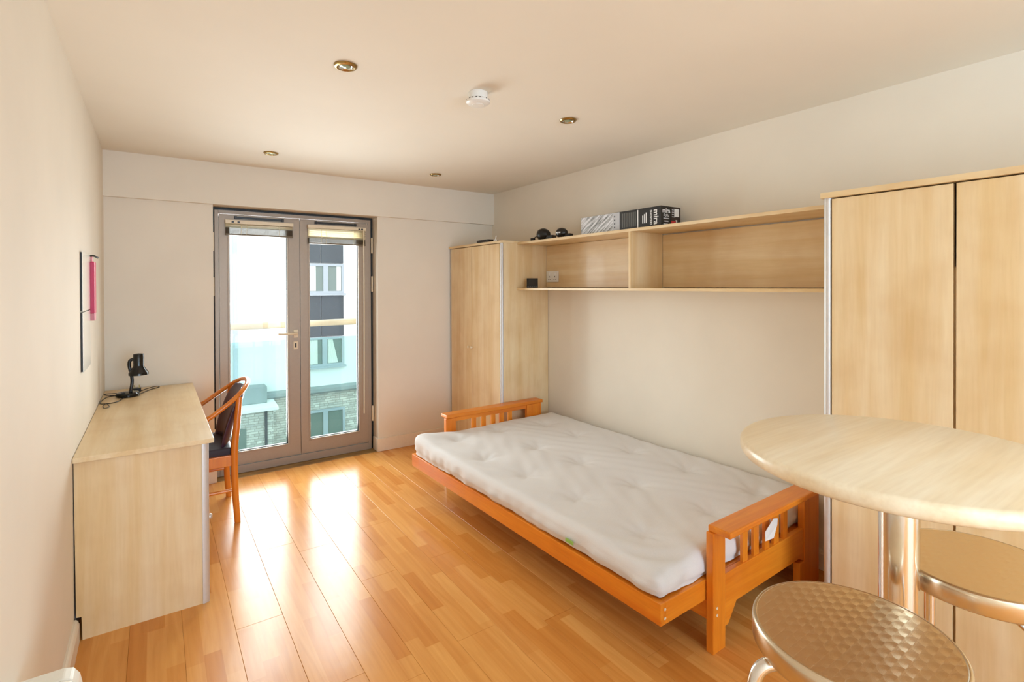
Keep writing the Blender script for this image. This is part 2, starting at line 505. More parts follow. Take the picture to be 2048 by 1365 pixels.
struct(mk('trim_2', both(box(DX0, DX1, YD - 0.002, 4.52, -0.05, -0.002)), M['thresh']), 'worn brown threshold board under the glazed doors')
def skirt_prof(t, h): return [(0, 0), (t, 0), (t, h - 0.02), (t * 0.7, h - 0.006), (t * 0.35, h), (0, h)]
struct(mk('baseboard_left', prism(skirt_prof(0.018, 0.092), 'Y', YR, 2.685), M['skirt']), 'cream skirting board along the desk wall')
struct(mk('baseboard_right', prism([(W - a, b) for a, b in skirt_prof(0.018, 0.1)], 'Y', 1.0, 3.43), M['skirt']), 'cream skirting board behind the futon')
bbk = struct(mk('baseboard_back', both(box(DX1 - 0.014, 2.58, YD - 0.016, YD, 0, 0.112), box(DX1 - 0.014, DX1, YD, 4.44, 0, 0.112),
                               box(0.0, DX0 + 0.014, YD - 0.016, YD, 0, 0.112), box(DX0, DX0 + 0.014, YD, 4.44, 0, 0.112)), M['skirt'], bevel=0.004), 'cream skirting board beside the glazed doors')
# made-up window frame behind the viewpoint, added to go with the rear fill light
w2 = sempty('added_window', (1.15, YR, 0)); w2['label'] = 'made-up window frame added around the fill light behind the viewpoint'
mk('added_window_frame', boxes([(0.1, 2.6, YR, YR + 0.04, 0.15, 0.2), (0.1, 2.6, YR, YR + 0.04, 2.1, 2.15), (0.1, 0.15, YR, YR + 0.04, 0.2, 2.1), (2.55, 2.6, YR, YR + 0.04, 0.2, 2.1)]), M['alu'], w2)

# ------------------------------------------------------------------ French doors
YF = 4.44
d1 = sempty('door_1', (1.255, YF, 0)); d1['label'] = 'pair of taupe aluminium glazed doors'
def ring(x0, x1, z0, z1, t, y0, y1, tb=None, tt=None):
    tb = tb or t; tt = tt or t
    return [(x0, x0 + t, y0, y1, z0, z1), (x1 - t, x1, y0, y1, z0, z1), (x0 + t, x1 - t, y0, y1, z0, z0 + tb), (x0 + t, x1 - t, y0, y1, z1 - tt, z1)]
mk('frame', boxes(ring(0.652, 1.858, 0.0, 2.033, 0.026, YF, 4.52, tb=0.06)), M['alu'], d1, bevel=0.002)
mk('frame_seal', boxes(ring(0.637, 1.882, 0.0, 2.054, 0.016, YF + 0.025, 4.54)), M['gasket'], d1)
def leaf(x0, x1, gx0, gx1, gz0, gz1):
    z0, z1 = 0.066, 2.004
    lf = mk('leaf', boxes([(x0, gx0, YF - 0.012, YF + 0.05, z0 + 0.014, z1 - 0.014), (gx1, x1, YF - 0.012, YF + 0.05, z0 + 0.014, z1 - 0.014),
                           (gx0, gx1, YF - 0.012, YF + 0.05, z0 + 0.014, gz0), (gx0, gx1, YF - 0.012, YF + 0.05, gz1, z1 - 0.014)]), M['alu'], d1)
    mk('leaf_flange', boxes(ring(x0 - 0.0, x1 + 0.0, z0, z1, 0.014, YF - 0.005, YF + 0.03)), M['alu'], lf, bevel=0.002)
    mk('gasket', boxes(ring(gx0, gx1, gz0, gz1, 0.006, YF + 0.004, YF + 0.030)), M['gasket'], lf)
    mk('glazing_bead', boxes(ring(gx0 - 0.012, gx1 + 0.012, gz0 - 0.012, gz1 + 0.012, 0.014, YF - 0.016, YF - 0.004)), M['alu'], lf, bevel=0.003)
    mk('pane', box(gx0 + 0.002, gx1 - 0.002, YF + 0.012, YF + 0.018, gz0 + 0.002, gz1 - 0.002), M['glass'], lf)
    return lf
lfL = leaf(0.682, 1.2585, 0.748, 1.163, 0.170, 1.90)
lfR = leaf(1.2625, 1.828, 1.334, 1.742, 0.180, 1.90)
def vent(x0, x1, z, par):
    mk('trickle_vent', both(box(x0 + 0.006, x1 - 0.006, YF - 0.026, YF - 0.012, z - 0.008, z + 0.008),
                            box(x0, x0 + 0.018, YF - 0.028, YF - 0.012, z - 0.011, z + 0.011), box(x1 - 0.018, x1, YF - 0.028, YF - 0.012, z - 0.011, z + 0.011)), M['black'], par, bevel=0.002)
vent(0.785, 1.138, 1.979, lfL); vent(1.377, 1.725, 1.979, lfR)
mk('handle', both(lathe([(0.004, -0.02), (0.014, -0.02), (0.016, -0.012), (0.016, 0.0)], (1.225, YF - 0.014, 1.063), 'Y', 20),
                  tube([(1.225, YF - 0.02, 1.063), (1.225, YF - 0.05, 1.063), (1.20, YF - 0.058, 1.065), (1.15, YF - 0.058, 1.066), (1.085, YF - 0.05, 1.067)], 0.0095, 10, 6, 0.0085)), M['cream'], lfL, smooth=True)
mk('handle_plate', box(1.208, 1.242, YF - 0.018, YF - 0.012, 1.03, 1.096), M['cream'], lfL, bevel=0.004)
mk('outer_handle', tube([(1.225, YF + 0.05, 1.075), (1.225, YF + 0.085, 1.075), (1.19, YF + 0.092, 1.076), (1.09, YF + 0.09, 1.076)], 0.009, 10, 6), M['silver'], lfL, smooth=True)
lk = mk('lock_plate', box(1.206, 1.24, YF - 0.018, YF - 0.012, 0.935, 1.0), M['cream'], lfL, bevel=0.004)
mk('keyhole', box(1.217, 1.229, YF - 0.0195, YF - 0.017, 0.95, 0.985), M['gasket'], lfL)
for x, zs in ((1.868, ((1.74, 1.878), (1.398, 1.536), (0.25, 0.385))), (0.642, ((1.72, 1.86), (1.38, 1.52), (0.23, 0.37)))):
    for a, b in zs:
        mk('hinge', lathe([(0.006, a), (0.008, a + 0.004), (0.008, b - 0.004), (0.006, b)], (x, YF - 0.006, 0), 'Z', 10), M['cream'], d1, smooth=True)

# ------------------------------------------------------------------ balcony railing and the street beyond
br = thing('balcony_railing', 'cream tubular handrail with green-tinted glass panel outside the doors', 'railing', (1.25, 4.72, 0))
mk('handrail', tube([(0.2, 4.72, 1.117), (1.25, 4.72, 1.120), (2.4, 4.72, 1.123)], 0.028, 16, 4), M['handrail'], br, smooth=True)
mk('glass_panel', box(0.3, 2.3, 4.714, 4.726, 0.03, 0.99), M['tglass'], br)
for x in (0.3, 2.3):
    mk('post', lathe([(0.02, -0.15), (0.02, 1.11)], (x, 4.745, 0), 'Z', 14), M['handrail'], br, smooth=True)
struct(mk('balcony_floor', box(0.0, 2.6, 4.655, 4.8, -0.25, -0.06), M['ground']), 'narrow balcony ledge outside the doors')

FY = 20.0
bd = thing('building', 'white rendered building with slate window column and stone ground floor', 'building', (4, FY + 1, -6.4))
mk('rendered_wall', box(-14, 22, FY, FY + 2, -2.42, 10), M['render'], bd)
mk('stone_base', box(-14, 22, FY - 0.05, FY + 2, -6.4, -2.42), M['stone'], bd)
mk('cornice', prism([(FY - 0.28, -2.36), (FY, -2.30), (FY, -2.58), (FY - 0.2, -2.55), (FY - 0.28, -2.48)], 'X', -14, 22), M['leadroof'], bd)
CX0, CX1 = 4.55, 6.225
for z0, z1 in ((-0.46, 1.10), (2.30, 3.85), (5.05, 6.6)):
    for k in range(2):
        xa = CX0 + (CX1 - CX0) * k / 2; xb = CX0 + (CX1 - CX0) * (k + 1) / 2
        mk('cladding_panel', box(xa + 0.012, xb - 0.012, FY - 0.06, FY + 0.02, z0 + 0.02, z1 - 0.02), M['slate'], bd, bevel=0.008)
def farwindow(x0, x1, z0, z1, xm, name='window', yf=FY):
    wn = mk(name, boxes(ring(x0, x1, z0, z1, 0.09, yf - 0.09, yf + 0.02) + [(xm - 0.09, xm + 0.09, yf - 0.09, yf + 0.02, z0 + 0.09, z1 - 0.09)]), M['greyframe'], bd)
    for a, b in ((x0 + 0.09, xm - 0.09), (xm + 0.09, x1 - 0.09)):
        mk('pane', box(a, b, yf - 0.05, yf - 0.03, z0 + 0.09, z1 - 0.09), M['winpane'], wn)
    mk('sill', box(x0 - 0.06, x1 + 0.06, yf - 0.16, yf, z0 - 0.07, z0), M['greyframe'], wn)
    return wn
def far_curtain(x0, x1, z0, z1, wn, flare=0.0):
    def f(bm):
        n = 18
        A, B = [], []
        for i in range(n + 1):
            t = i / n
            y = FY - 0.062 + 0.012 * math.sin(t * 26)
            A.append(bm.verts.new((x0 + (x1 + flare - x0) * t, y, z0))); B.append(bm.verts.new((x0 + (x1 - x0) * t, y, z1)))
        for i in range(n): bm.faces.new((A[i], A[i + 1], B[i + 1], B[i]))
    c = mk('curtain', f, M['curtain'], wn)
    so = c.modifiers.new('thickness', 'SOLIDIFY'); so.thickness = 0.01
    return c
wu = farwindow(CX0, CX1, 1.17, 2.29, 5.55); far_curtain(4.66, 5.20, 1.27, 2.2, wu); far_curtain(5.96, 6.13, 1.27, 2.2, wu)
wl = farwindow(CX0, CX1, -1.56, -0.46, 5.50); far_curtain(4.9, 5.25, -1.46, -0.56, wl); far_curtain(5.62, 5.80, -1.46, -0.56, wl, 0.2)
wt = farwindow(CX0, CX1, 3.88, 5.02, 5.5)
wg = farwindow(CX0, CX1, -5.4, -3.17, 5.5, 'window', FY - 0.06); far_curtain(4.66, 5.25, -5.3, -3.3, wg)
wg2 = wg
mk('downpipe', lathe([(0.07, -2.3), (0.07, 9)], (2.52, FY - 0.1, 0), 'Z', 12), M['pipe'], bd, smooth=True)
# projecting bay at street level
bay = mk('bay', box(0.6, 3.55, FY - 1.0, FY, -6.4, -2.75), M['stone'], bd)
mk('bay_roof', prism([(FY - 1.2, -2.72), (FY - 1.2, -2.62), (FY, -2.50), (FY, -2.72)], 'X', 0.45, 3.68), M['render'], bay)
mk('bay_parapet', box(0.7, 3.42, FY - 0.62, FY, -2.55, -2.0), M['leadroof'], bay)
mk('bay_opening', box(2.35, 2.72, FY - 1.03, FY - 0.98, -6.0, -3.25), M['winpane'], bay)
mk('bay_recess_shade', box(3.28, 3.36, FY - 1.04, FY - 0.98, -6.4, -2.75), M['slate'], bay)  # dark strip standing in for the shade of the recess beside the pier
struct(mk('ground', box(-30, 40, 5.2, 60, -6.6, -6.4), M['ground']), 'street far below the balcony')

# ------------------------------------------------------------------ blinds on the doors
def blind(label, x0, x1, loose, stack, cords, droop):
    cx = (x0 + x1) / 2
    b = thing('venetian_blind', label, 'blind', (cx, 4.405, 1.95), 0, 'blinds drawn up on the glazed doors')
    y0, y1 = 4.388, 4.424
    mk('headrail', box(x0, x1, y0, y1, 1.930, 1.958), M['cream'], b, bevel=0.002)
    for xx in (x0 + 0.05, x0 + 0.09) if cords == 'L' else (x1 - 0.06, x1 - 0.035):
        mk('cord_lock', box(xx - 0.008, xx + 0.008, y0 - 0.003, y0 + 0.002, 1.936, 1.948), M['black'], b)
    def slat(z, dz, mat, tilt=0.006):
        def f(bm):
            n = 4
            rows = []
            for s in (0, 1):
                xx = x1 - 0.003 if s else x0 + 0.003
                zz = z + (dz if s else 0)
                rows.append([bm.verts.new((xx, y0 + 0.006 + (0.025 * k / n), zz + tilt * (k / n - 0.5) + 0.0022 * (1 - (2 * k / n - 1) ** 2))) for k in range(n + 1)])
            for k in range(n): bm.faces.new((rows[0][k], rows[1][k], rows[1][k + 1], rows[0][k + 1]))
            ex = bmesh.ops.extrude_face_region(bm, geom=list(bm.faces))
            bmesh.ops.translate(bm, verts=[v for v in ex['geom'] if isinstance(v, bmesh.types.BMVert)], vec=(0, 0, -0.0012))
            bmesh.ops.recalc_face_normals(bm, faces=bm.faces)
        mk('slat', f, mat, b)
    for z, dz in loose: slat(z, dz, M['slat'], -0.014)
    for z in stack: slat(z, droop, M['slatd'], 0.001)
    zb = min(stack) - 0.009
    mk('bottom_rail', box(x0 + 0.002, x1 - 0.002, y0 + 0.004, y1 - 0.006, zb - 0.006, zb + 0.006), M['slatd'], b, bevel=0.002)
    for fx in (0.22, 0.30, 0.78):
        xx = x0 + (x1 - x0) * fx
        mk('ladder_cord', tube([(xx, y0 + 0.003, 1.93), (xx + 0.002, y0 + 0.002, 1.89), (xx, y0 + 0.002, zb)], 0.0012, 6, 3), M['slat'], b)
    if cords == 'R':
        mk('wand', tube([(x1 - 0.025, y0 - 0.004, 1.935), (x1 - 0.022, y0 - 0.01, 1.5), (x1 - 0.026, y0 - 0.006, 0.34)], 0.0035, 8, 4), M['cream'], b, smooth=True)
    return b
blind('cream venetian blind with uneven slats on the handle-side door leaf', 0.720, 1.204,
      [(1.922, -0.004), (1.916, 0.0), (1.910, 0.006)], [1.857 + 0.0042 * k for k in range(11)], 'L', 0.0)
blind('cream venetian blind with hanging wand on the hinge-side door leaf', 1.317, 1.800,
      [(1.920 - 0.0155 * k, 0) for k in range(5)], [1.815 + 0.0036 * k for k in range(10)], 'R', 0.0)

# ------------------------------------------------------------------ desk and what is on it
DT = 0.757
dk = thing('desk', 'maple desk with silver edge strip against the cream wall', 'desk', (0.25, 3.5, 0))
mk('desk_top', box(0.002, 0.499, 2.667, 4.318, DT - 0.021, DT), M['mapleY'], dk, bevel=0.0015)
mk('end_panel', prism([(0.007, 0.098), (0.024, 0.096), (0.026, 0.0), (0.452, 0.0), (0.452, DT - 0.021), (0.003, DT - 0.021)], 'Y', 2.689, 2.707), M['mapleZ'], dk)
mk('end_panel', box(0.024, 0.452, 4.29, 4.308, 0.0, DT - 0.021), M['mapleZ'], dk)
mk('back_panel', box(0.024, 0.04, 2.707, 4.29, 0.25, DT - 0.021), M['mapleY'], dk)
mk('edge_strip', prism([(0.452 + 0.028 * math.sin(t), 2.698 - 0.013 * math.cos(t) * 1.0) for t in [PI * k / 14 for k in range(15)]], 'Z', 0.0, DT - 0.021), M['silver'], dk, smooth=True, ang=50)
mk('edge_strip', prism([(0.452 + 0.028 * math.sin(t), 4.299 - 0.013 * math.cos(t)) for t in [PI * k / 14 for k in range(15)]], 'Z', 0.0, DT - 0.021), M['silver'], dk, smooth=True, ang=50)
mk('pedestal', box(0.045, 0.45, 2.712, 3.10, 0.02, DT - 0.022), M['mapleZ'], dk)
for k, (z0, z1) in enumerate(((0.03, 0.40), (0.405, 0.565), (0.57, 0.73))):
    dr = mk('drawer', box(0.452, 0.470, 2.716, 3.098, z0, z1), M['mapleY'], dk, bevel=0.001)
    if k == 0: mk('knob', lathe([(0.006, 0.0), (0.006, 0.014), (0.013, 0.02), (0.014, 0.03), (0.009, 0.037)], (0.470, 2.9, 0.312 if k == 0 else (z0 + z1) / 2), 'X', 16), M['silver'], dr, smooth=True)

# lamp
lx, ly = 0.135, 4.015
lp = thing('desk_lamp', 'small black desk lamp with bell shade on the desk', 'lamp', (lx, ly, DT))
mk('base', lathe([(0.058, 0), (0.063, 0.004), (0.063, 0.018), (0.056, 0.026), (0.03, 0.030), (0.004, 0.031)], (lx, ly, DT), 'Z', 40), M['blackgloss'], lp, smooth=True)
mk('switch', box(lx - 0.03, lx - 0.012, ly - 0.036, ly - 0.022, DT + 0.026, DT + 0.033), M['black'], lp, bevel=0.002)
mk('stem', tube([(lx + 0.014, ly - 0.005, DT + 0.028), (lx + 0.022, ly, DT + 0.09), (lx + 0.018, ly, DT + 0.14), (lx + 0.008, ly, DT + 0.19), (lx + 0.012, ly, DT + 0.225), (lx + 0.04, ly, DT + 0.238)], 0.0095, 14, 8), M['black'], lp, smooth=True)
sc_ = (lx + 0.056, ly - 0.012, DT)
sh = mk('shade', lathe([(0.050, 0.134), (0.053, 0.133), (0.053, 0.146), (0.050, 0.152), (0.030, 0.186), (0.028, 0.194), (0.0285, 0.262), (0.026, 0.267), (0.003, 0.268)], sc_, 'Z', 40, close=False), M['blackgloss'], lp, smooth=True)
sh.modifiers.new('thickness', 'SOLIDIFY').thickness = 0.0015
mk('bulb', lathe([(0.004, 0.142), (0.018, 0.148), (0.022, 0.162), (0.016, 0.18), (0.012, 0.2), (0.012, 0.24)], sc_, 'Z', 20), M['white'], lp, smooth=True)
cz = DT + 0.003
mk('cable', both(tube([(lx - 0.03, ly + 0.05, cz), (lx - 0.09, ly + 0.05, cz), (lx - 0.118, ly - 0.02, cz), (0.006, 3.86, cz), (0.03, 3.82, cz), (0.085, 3.84, cz), (lx - 0.02, ly - 0.06, cz)], 0.0026, 8, 8),
                 tube([(lx - 0.05, ly + 0.035, cz), (lx - 0.12, ly + 0.09, cz + 0.004), (0.03, 4.13, cz + 0.006), (lx + 0.02, 4.12, cz)], 0.0026, 8, 8),
                 tube([(lx + 0.06, ly + 0.03, cz), (0.25, 4.18, cz), (0.298, 4.25, cz), (0.285, 4.275, cz + 0.003), (0.24, 4.22, cz + 0.004), (0.20, 4.17, cz)], 0.0026, 8, 8),
                 tube([(0.028, 3.73, cz), (0.04, 3.68, cz), (0.058, 3.70, cz), (0.055, 3.75, cz), (0.04, 3.80, cz + 0.003), (0.028, 3.73, cz + 0.003)], 0.0018, 8, 8)), M['black'], lp, smooth=True)
pg = mk('plug', box(0.155, 0.20, 4.14, 4.19, DT, DT + 0.026), M['black'], lp, bevel=0.005)
for xx in (0.165, 0.19): mk('pin', box(xx - 0.003, xx + 0.003, 4.162, 4.168, DT + 0.024, DT + 0.044), M['brass'], pg)

# wall mirrors and the pink wallet
for z0, z1, lab in ((1.337, 1.614, 'square mirror tile on the cream wall, the one above the other'), (1.058, 1.335, 'square mirror tile on the cream wall, the one below the other')):
    mt = thing('mirror_tile', lab, 'mirror', (0.005, 3.16, z0), 0, 'mirror tiles on the wall')
    mk('backing', box(0.0, 0.008, 3.0, 3.32, z0 + 0.004, z1 - 0.004), M['gasket'], mt)
    mk('mirror_face', box(0.008, 0.0095, 3.001, 3.334, z0 + 0.001, z1 - 0.001), M['mirror'], mt)
pk = thing('hanging_wallet', 'bright pink wallet hanging on the wall beside the mirror tiles', 'wallet', (0.012, 3.36, 1.275))
mk('pouch', box(0.006, 0.027, 3.335, 3.42, 1.315, 1.58), M['pink'], pk, bevel=0.004)
mk('strap', box(0.010, 0.018, 3.34, 3.40, 1.58, 1.605), M['pinkpale'], pk, bevel=0.002)
mk('lower_flap', box(0.008, 0.026, 3.34, 3.415, 1.278, 1.316), M['pinkpale'], pk, bevel=0.003)
mk('hook', tube([(0.0, 3.38, 1.610), (0.02, 3.39, 1.612), (0.034, 3.42, 1.604)], 0.005, 8, 5), M['black'], pk, smooth=True)

# panel heater low on the near wall
ht = thing('panel_heater', 'white electric panel heater low on the cream wall', 'heater', (0.05, 1.2, 0.1))
hp = [(0.002, 0.12), (0.07, 0.12), (0.095, 0.14), (0.108, 0.2), (0.128, 0.36), (0.128, 0.43), (0.120, 0.475), (0.108, 0.494), (0.09, 0.5), (0.002, 0.5)]
mk('body', prism(hp, 'Y', 0.6, 1.585), M['offwhite'], ht, bevel=0.003)
mk('end_cap', prism(hp, 'Y', 1.588, 1.64), M['offwhite'], ht, bevel=0.004)
mk('grille', boxes([(0.02, 0.085, 0.66 + 0.05 * k, 0.69 + 0.05 * k, 0.4995, 0.5015) for k in range(17)]), M['silver'], ht)

# ------------------------------------------------------------------ chair at the desk
ch = thing('armchair', 'bentwood armchair with purple vinyl back pushed up to the desk', 'chair', (0.5, 3.76, 0))
yc = 3.76
def zx(x): # hoop height along its run
    P = [(0.24, 0.60), (0.34, 0.595), (0.45, 0.612), (0.54, 0.660), (0.617, 0.712), (0.68, 0.757), (0.73, 0.797), (0.765, 0.824), (0.785, 0.836)]
    for (a, b), (c, d) in zip(P, P[1:]):
        if x <= c: return b + (d - b) * (x - a) / (c - a)
    return P[-1][1]
half = [(0.25, 0.235), (0.34, 0.242), (0.45, 0.243), (0.54, 0.242), (0.617, 0.238), (0.68, 0.222), (0.73, 0.178), (0.765, 0.10)]
hoop = [(x, yc - h, zx(x)) for x, h in half] + [(0.778, yc, 0.832)] + [(x, yc + h, zx(x)) for x, h in half[::-1]]
mk('arm_hoop', tube(hoop, 0.017, 14, 6, 0.014), M['chairwood'], ch, smooth=True)
for s in (-1, 1):
    mk('rear_leg', tube([(0.690, yc + s * 0.238, 0.0), (0.678, yc + s * 0.236, 0.2), (0.675, yc + s * 0.234, 0.44), (0.690, yc + s * 0.232, 0.6), (0.706, yc + s * 0.222, 0.765)], [0.017, 0.019, 0.021, 0.020, 0.017], 12, 6, None), M['chairwood'], ch, smooth=True)
    mk('front_leg', tube([(0.245, yc + s * 0.222, 0.0), (0.262, yc + s * 0.225, 0.3), (0.262, yc + s * 0.23, 0.45), (0.25, yc + s * 0.235, 0.60)], [0.015, 0.019, 0.019, 0.016], 12, 6), M['chairwood'], ch, smooth=True)
    mk('seat_rail', box(0.265, 0.672, yc + s * 0.232 - 0.012, yc + s * 0.232 + 0.012, 0.352, 0.418), M['chairwood'], ch, bevel=0.004)
mk('seat_rail', box(0.66, 0.684, yc - 0.22, yc + 0.22, 0.352, 0.418), M['chairwood'], ch, bevel=0.004)
mk('seat_rail', box(0.252, 0.276, yc - 0.22, yc + 0.22, 0.352, 0.418), M['chairwood'], ch, bevel=0.004)
for s in (-1, 1):
    mk('stretcher', tube([(0.268, yc + s * 0.224, 0.20), (0.680, yc + s * 0.236, 0.20)], 0.010, 10, 2), M['chairwood'], ch, smooth=True)
mk('stretcher', tube([(0.47, yc - 0.225, 0.20), (0.47, yc + 0.225, 0.20)], 0.010, 10, 2), M['chairwood'], ch, smooth=True)
mk('seat_cushion', box(0.252, 0.664, yc - 0.226, yc + 0.226, 0.405, 0.462), M['navy'], ch, bevel=0.016, seg=4, smooth=True)
def backpad(bm):
    nz, ny = 16, 18
    g = [[], []]
    for k in range(2):
        for i in range(nz + 1):
            row = []
            t = i / nz
            z = 0.455 + t * 0.345
            hw = 0.195 + 0.015 * math.sin(PI * t)
            if t > 0.7: hw *= math.sqrt(max(0.02, 1 - ((t - 0.7) / 0.3) ** 2 * 0.62))
            for j in range(ny + 1):
                s = j / ny * 2 - 1
                y = yc + s * hw
                curve = 0.635 + 0.10 * t + 0.015 * math.sin(PI * t) * -1 + 0.02
                curve -= 0.045 * s * s * (1 - 0.4 * t)       # wraps round the sitter
                edge = min(1, 6 * min(1 - abs(s), t + 0.02, 1 - t + 0.02))
                th = 0.022 * math.sqrt(max(0.05, edge))
                row.append(bm.verts.new((curve + (th if k else -th), y, z)))
            g[k].append(row)
    for k in range(2):
        for i in range(nz):
            for j in range(ny):
                q = (g[k][i][j], g[k][i][j + 1], g[k][i + 1][j + 1], g[k][i + 1][j])
                bm.faces.new(q if k else q[::-1])
    bd_ = [(0, j) for j in range(ny + 1)] + [(i, ny) for i in range(1, nz + 1)] + [(nz, j) for j in range(ny - 1, -1, -1)] + [(i, 0) for i in range(nz - 1, 0, -1)]
    for a, b in zip(bd_, bd_[1:] + bd_[:1]):
        bm.faces.new((g[0][a[0]][a[1]], g[0][b[0]][b[1]], g[1][b[0]][b[1]], g[1][a[0]][a[1]]))
    bmesh.ops.recalc_face_normals(bm, faces=bm.faces)
mk('back_pad', backpad, M['vinyl'], ch, smooth=True, ang=60)

# ------------------------------------------------------------------ wardrobes and wall shelf
XF = 2.587
fw_ = thing('wardrobe', 'narrow two-door maple wardrobe in the corner beside the glazed doors', 'wardrobe', (2.83, 3.88, 0))
WZ = 1.797
mk('side_panel', box(2.606, W - 0.003, 3.440, 3.458, 0.0, WZ), M['mapleZ'], fw_)
mk('side_panel', box(2.606, W - 0.003, 4.30, 4.318, 0.0, WZ), M['mapleZ'], fw_)
mk('back_panel', box(W - 0.012, W - 0.003, 3.458, 4.30, 0.05, WZ), M['mapleZ'], fw_)
mk('plinth', box(2.64, 2.655, 3.458, 4.30, 0.0, 0.07), M['mapleY'], fw_)
mk('top_board', box(2.578, W - 0.003, 3.434, 4.332, WZ, 1.8165), M['mapleY'], fw_, bevel=0.001)
for y0, y1, ky in ((3.466, 3.9195, 3.897), (3.9225, 4.296, 3.946)):
    dr = mk('wardrobe_door', box(XF, XF + 0.018, y0, y1, 0.075, WZ - 0.005), M['mapleZ'], fw_, bevel=0.001)
    mk('knob', lathe([(0.005, 0.0), (0.005, -0.012), (0.011, -0.018), (0.011, -0.026), (0.007, -0.03)], (XF, ky, 0.905), 'X', 14), M['cream'], dr, smooth=True)
def strip(x, y, r, z1, par):
    mk('corner_strip', lathe([(r, 0.0), (r, z1)], (x, y, 0), 'Z', 20), M['silver'], par, smooth=True)
strip(2.600, 3.452, 0.0145, WZ, fw_)
mk('edge_strip', box(2.592, 2.606, 4.30, 4.318, 0.0, WZ), M['silver'], fw_, bevel=0.003)

nw = thing('wardrobe', 'tall maple wardrobe with silver corner strip behind the round table', 'wardrobe', (2.83, 0.4, 0))
NZ = 1.808
mk('side_panel', box(2.606, W - 0.003, 0.968, 0.986, 0.0, NZ), M['mapleZ'], nw)
mk('side_panel', box(2.606, W - 0.003, -0.30, -0.282, 0.0, NZ), M['mapleZ'], nw)
mk('back_panel', box(W - 0.012, W - 0.003, -0.28, 0.968, 0.05, NZ), M['mapleZ'], nw)
mk('partition', box(2.6062, W - 0.012, 0.547, 0.563, 0.02, 1.51), M['mapleZ'], nw)
mk('fixed_shelf', box(2.66, W - 0.012, -0.28, 0.968, 1.51, 1.526), M['mapleY'], nw)
mk('plinth', box(2.64, 2.655, -0.28, 0.968, 0.0, 0.07), M['mapleY'], nw)
mk('top_board', box(2.574, W - 0.003, -0.31, 0.995, NZ, 1.831), M['mapleY'], nw, bevel=0.001)
for y0, y1 in ((0.5605, 0.955), (0.150, 0.5515), (-0.28, 0.146)):
    mk('wardrobe_door', box(XF, XF + 0.018, y0, y1, 0.075, NZ - 0.005), M['mapleZ'], nw, bevel=0.001)
strip(2.602, 0.975, 0.0165, NZ, nw)

su = thing('wall_shelf', 'long maple wall shelf unit with divider between the two wardrobes', 'shelf', (2.9, 2.2, 1.41))
SX = 2.744
mk('top_shelf', box(SX, W - 0.002, 0.990, 3.433, 1.788, 1.806), M['mapleY'], su, bevel=0.001)
mk('bottom_shelf', box(SX - 0.004, W - 0.002, 0.990, 3.438, 1.414, 1.430), M['mapleY'], su, bevel=0.001)
mk('divider', box(SX + 0.002, W - 0.018, 2.203, 2.220, 1.430, 1.788), M['mapleZ'], su, bevel=0.001)
mk('back_panel', box(W - 0.018, W - 0.002, 2.222, 3.436, 1.434, 1.786), M['mapleY'], su)
mk('back_panel', box(W - 0.018, W - 0.002, 0.990, 2.201, 1.434, 1.780), M['mapleY'], su)

sk = thing('power_socket', 'white double power socket on the shelf back panel', 'socket', (W - 0.02, 3.355, 1.478))
xs = W - 0.018
mk('face_plate', box(xs - 0.009, xs - 0.0005, 3.275, 3.432, 1.478, 1.570), M['white'], sk, bevel=0.003)
for yy in (3.318, 3.39):
    mk('switch', box(xs - 0.013, xs - 0.008, yy - 0.007, yy + 0.007, 1.535, 1.556), M['white'], sk, bevel=0.001)
    mk('socket_hole', boxes([(xs - 0.0098, xs - 0.0088, yy - 0.004, yy + 0.004, 1.517, 1.527), (xs - 0.0098, xs - 0.0088, yy - 0.014, yy - 0.006, 1.498, 1.504), (xs - 0.0098, xs - 0.0088, yy + 0.006, yy + 0.014, 1.498, 1.504)]), M['gasket'], sk)

# things on the shelves
ck = thing('digital_clock', 'small black digital clock leaning on the lower shelf', 'clock', (2.83, 3.345, 1.4302), math.radians(52))
mk('casing', prism([(-0.026, 0.0), (0.02, 0.0), (0.0, 0.078), (-0.008, 0.078)], 'Y', -0.046, 0.046), M['black'], ck, bevel=0.003, local=True)
mk('screen', prism([(-0.0245, 0.022), (-0.0225, 0.022), (-0.0085, 0.073), (-0.0108, 0.073)], 'Y', -0.041, 0.041), M['blackgloss'], ck, local=True)
mk('button', boxes([(-0.0285, -0.02, -0.036 + 0.016 * k, -0.026 + 0.016 * k, 0.006, 0.013) for k in range(5)]), M['boxgrey'], ck, local=True)

st = thing('set_top_box', 'flat black set-top box on top of the corner wardrobe', 'set-top box', (2.66, 3.72, 1.8167))
mk('casing', box(2.598, 2.74, 3.66, 3.845, 1.8169, 1.843), M['black'], st, bevel=0.005)
mk('front_panel', box(2.5965, 2.5985, 3.70, 3.80, 1.824, 1.836), M['blackgloss'], st)
mk('lead', tube([(2.66, 3.66, 1.826), (2.655, 3.60, 1.822), (2.65, 3.54, 1.8205)], 0.003, 8, 5), M['black'], st, smooth=True)
pa = thing('plug_adaptor', 'small white plug adaptor beside the set-top box on the wardrobe', 'adaptor', (2.64, 3.60, 1.8167))
mk('body', box(2.625, 2.65, 3.595, 3.615, 1.8167, 1.838), M['white'], pa, bevel=0.003)
mk('aerial', tube([(2.638, 3.604, 1.836), (2.637, 3.598, 1.85), (2.636, 3.588, 1.868)], 0.004, 8, 4), M['white'], pa, smooth=True)

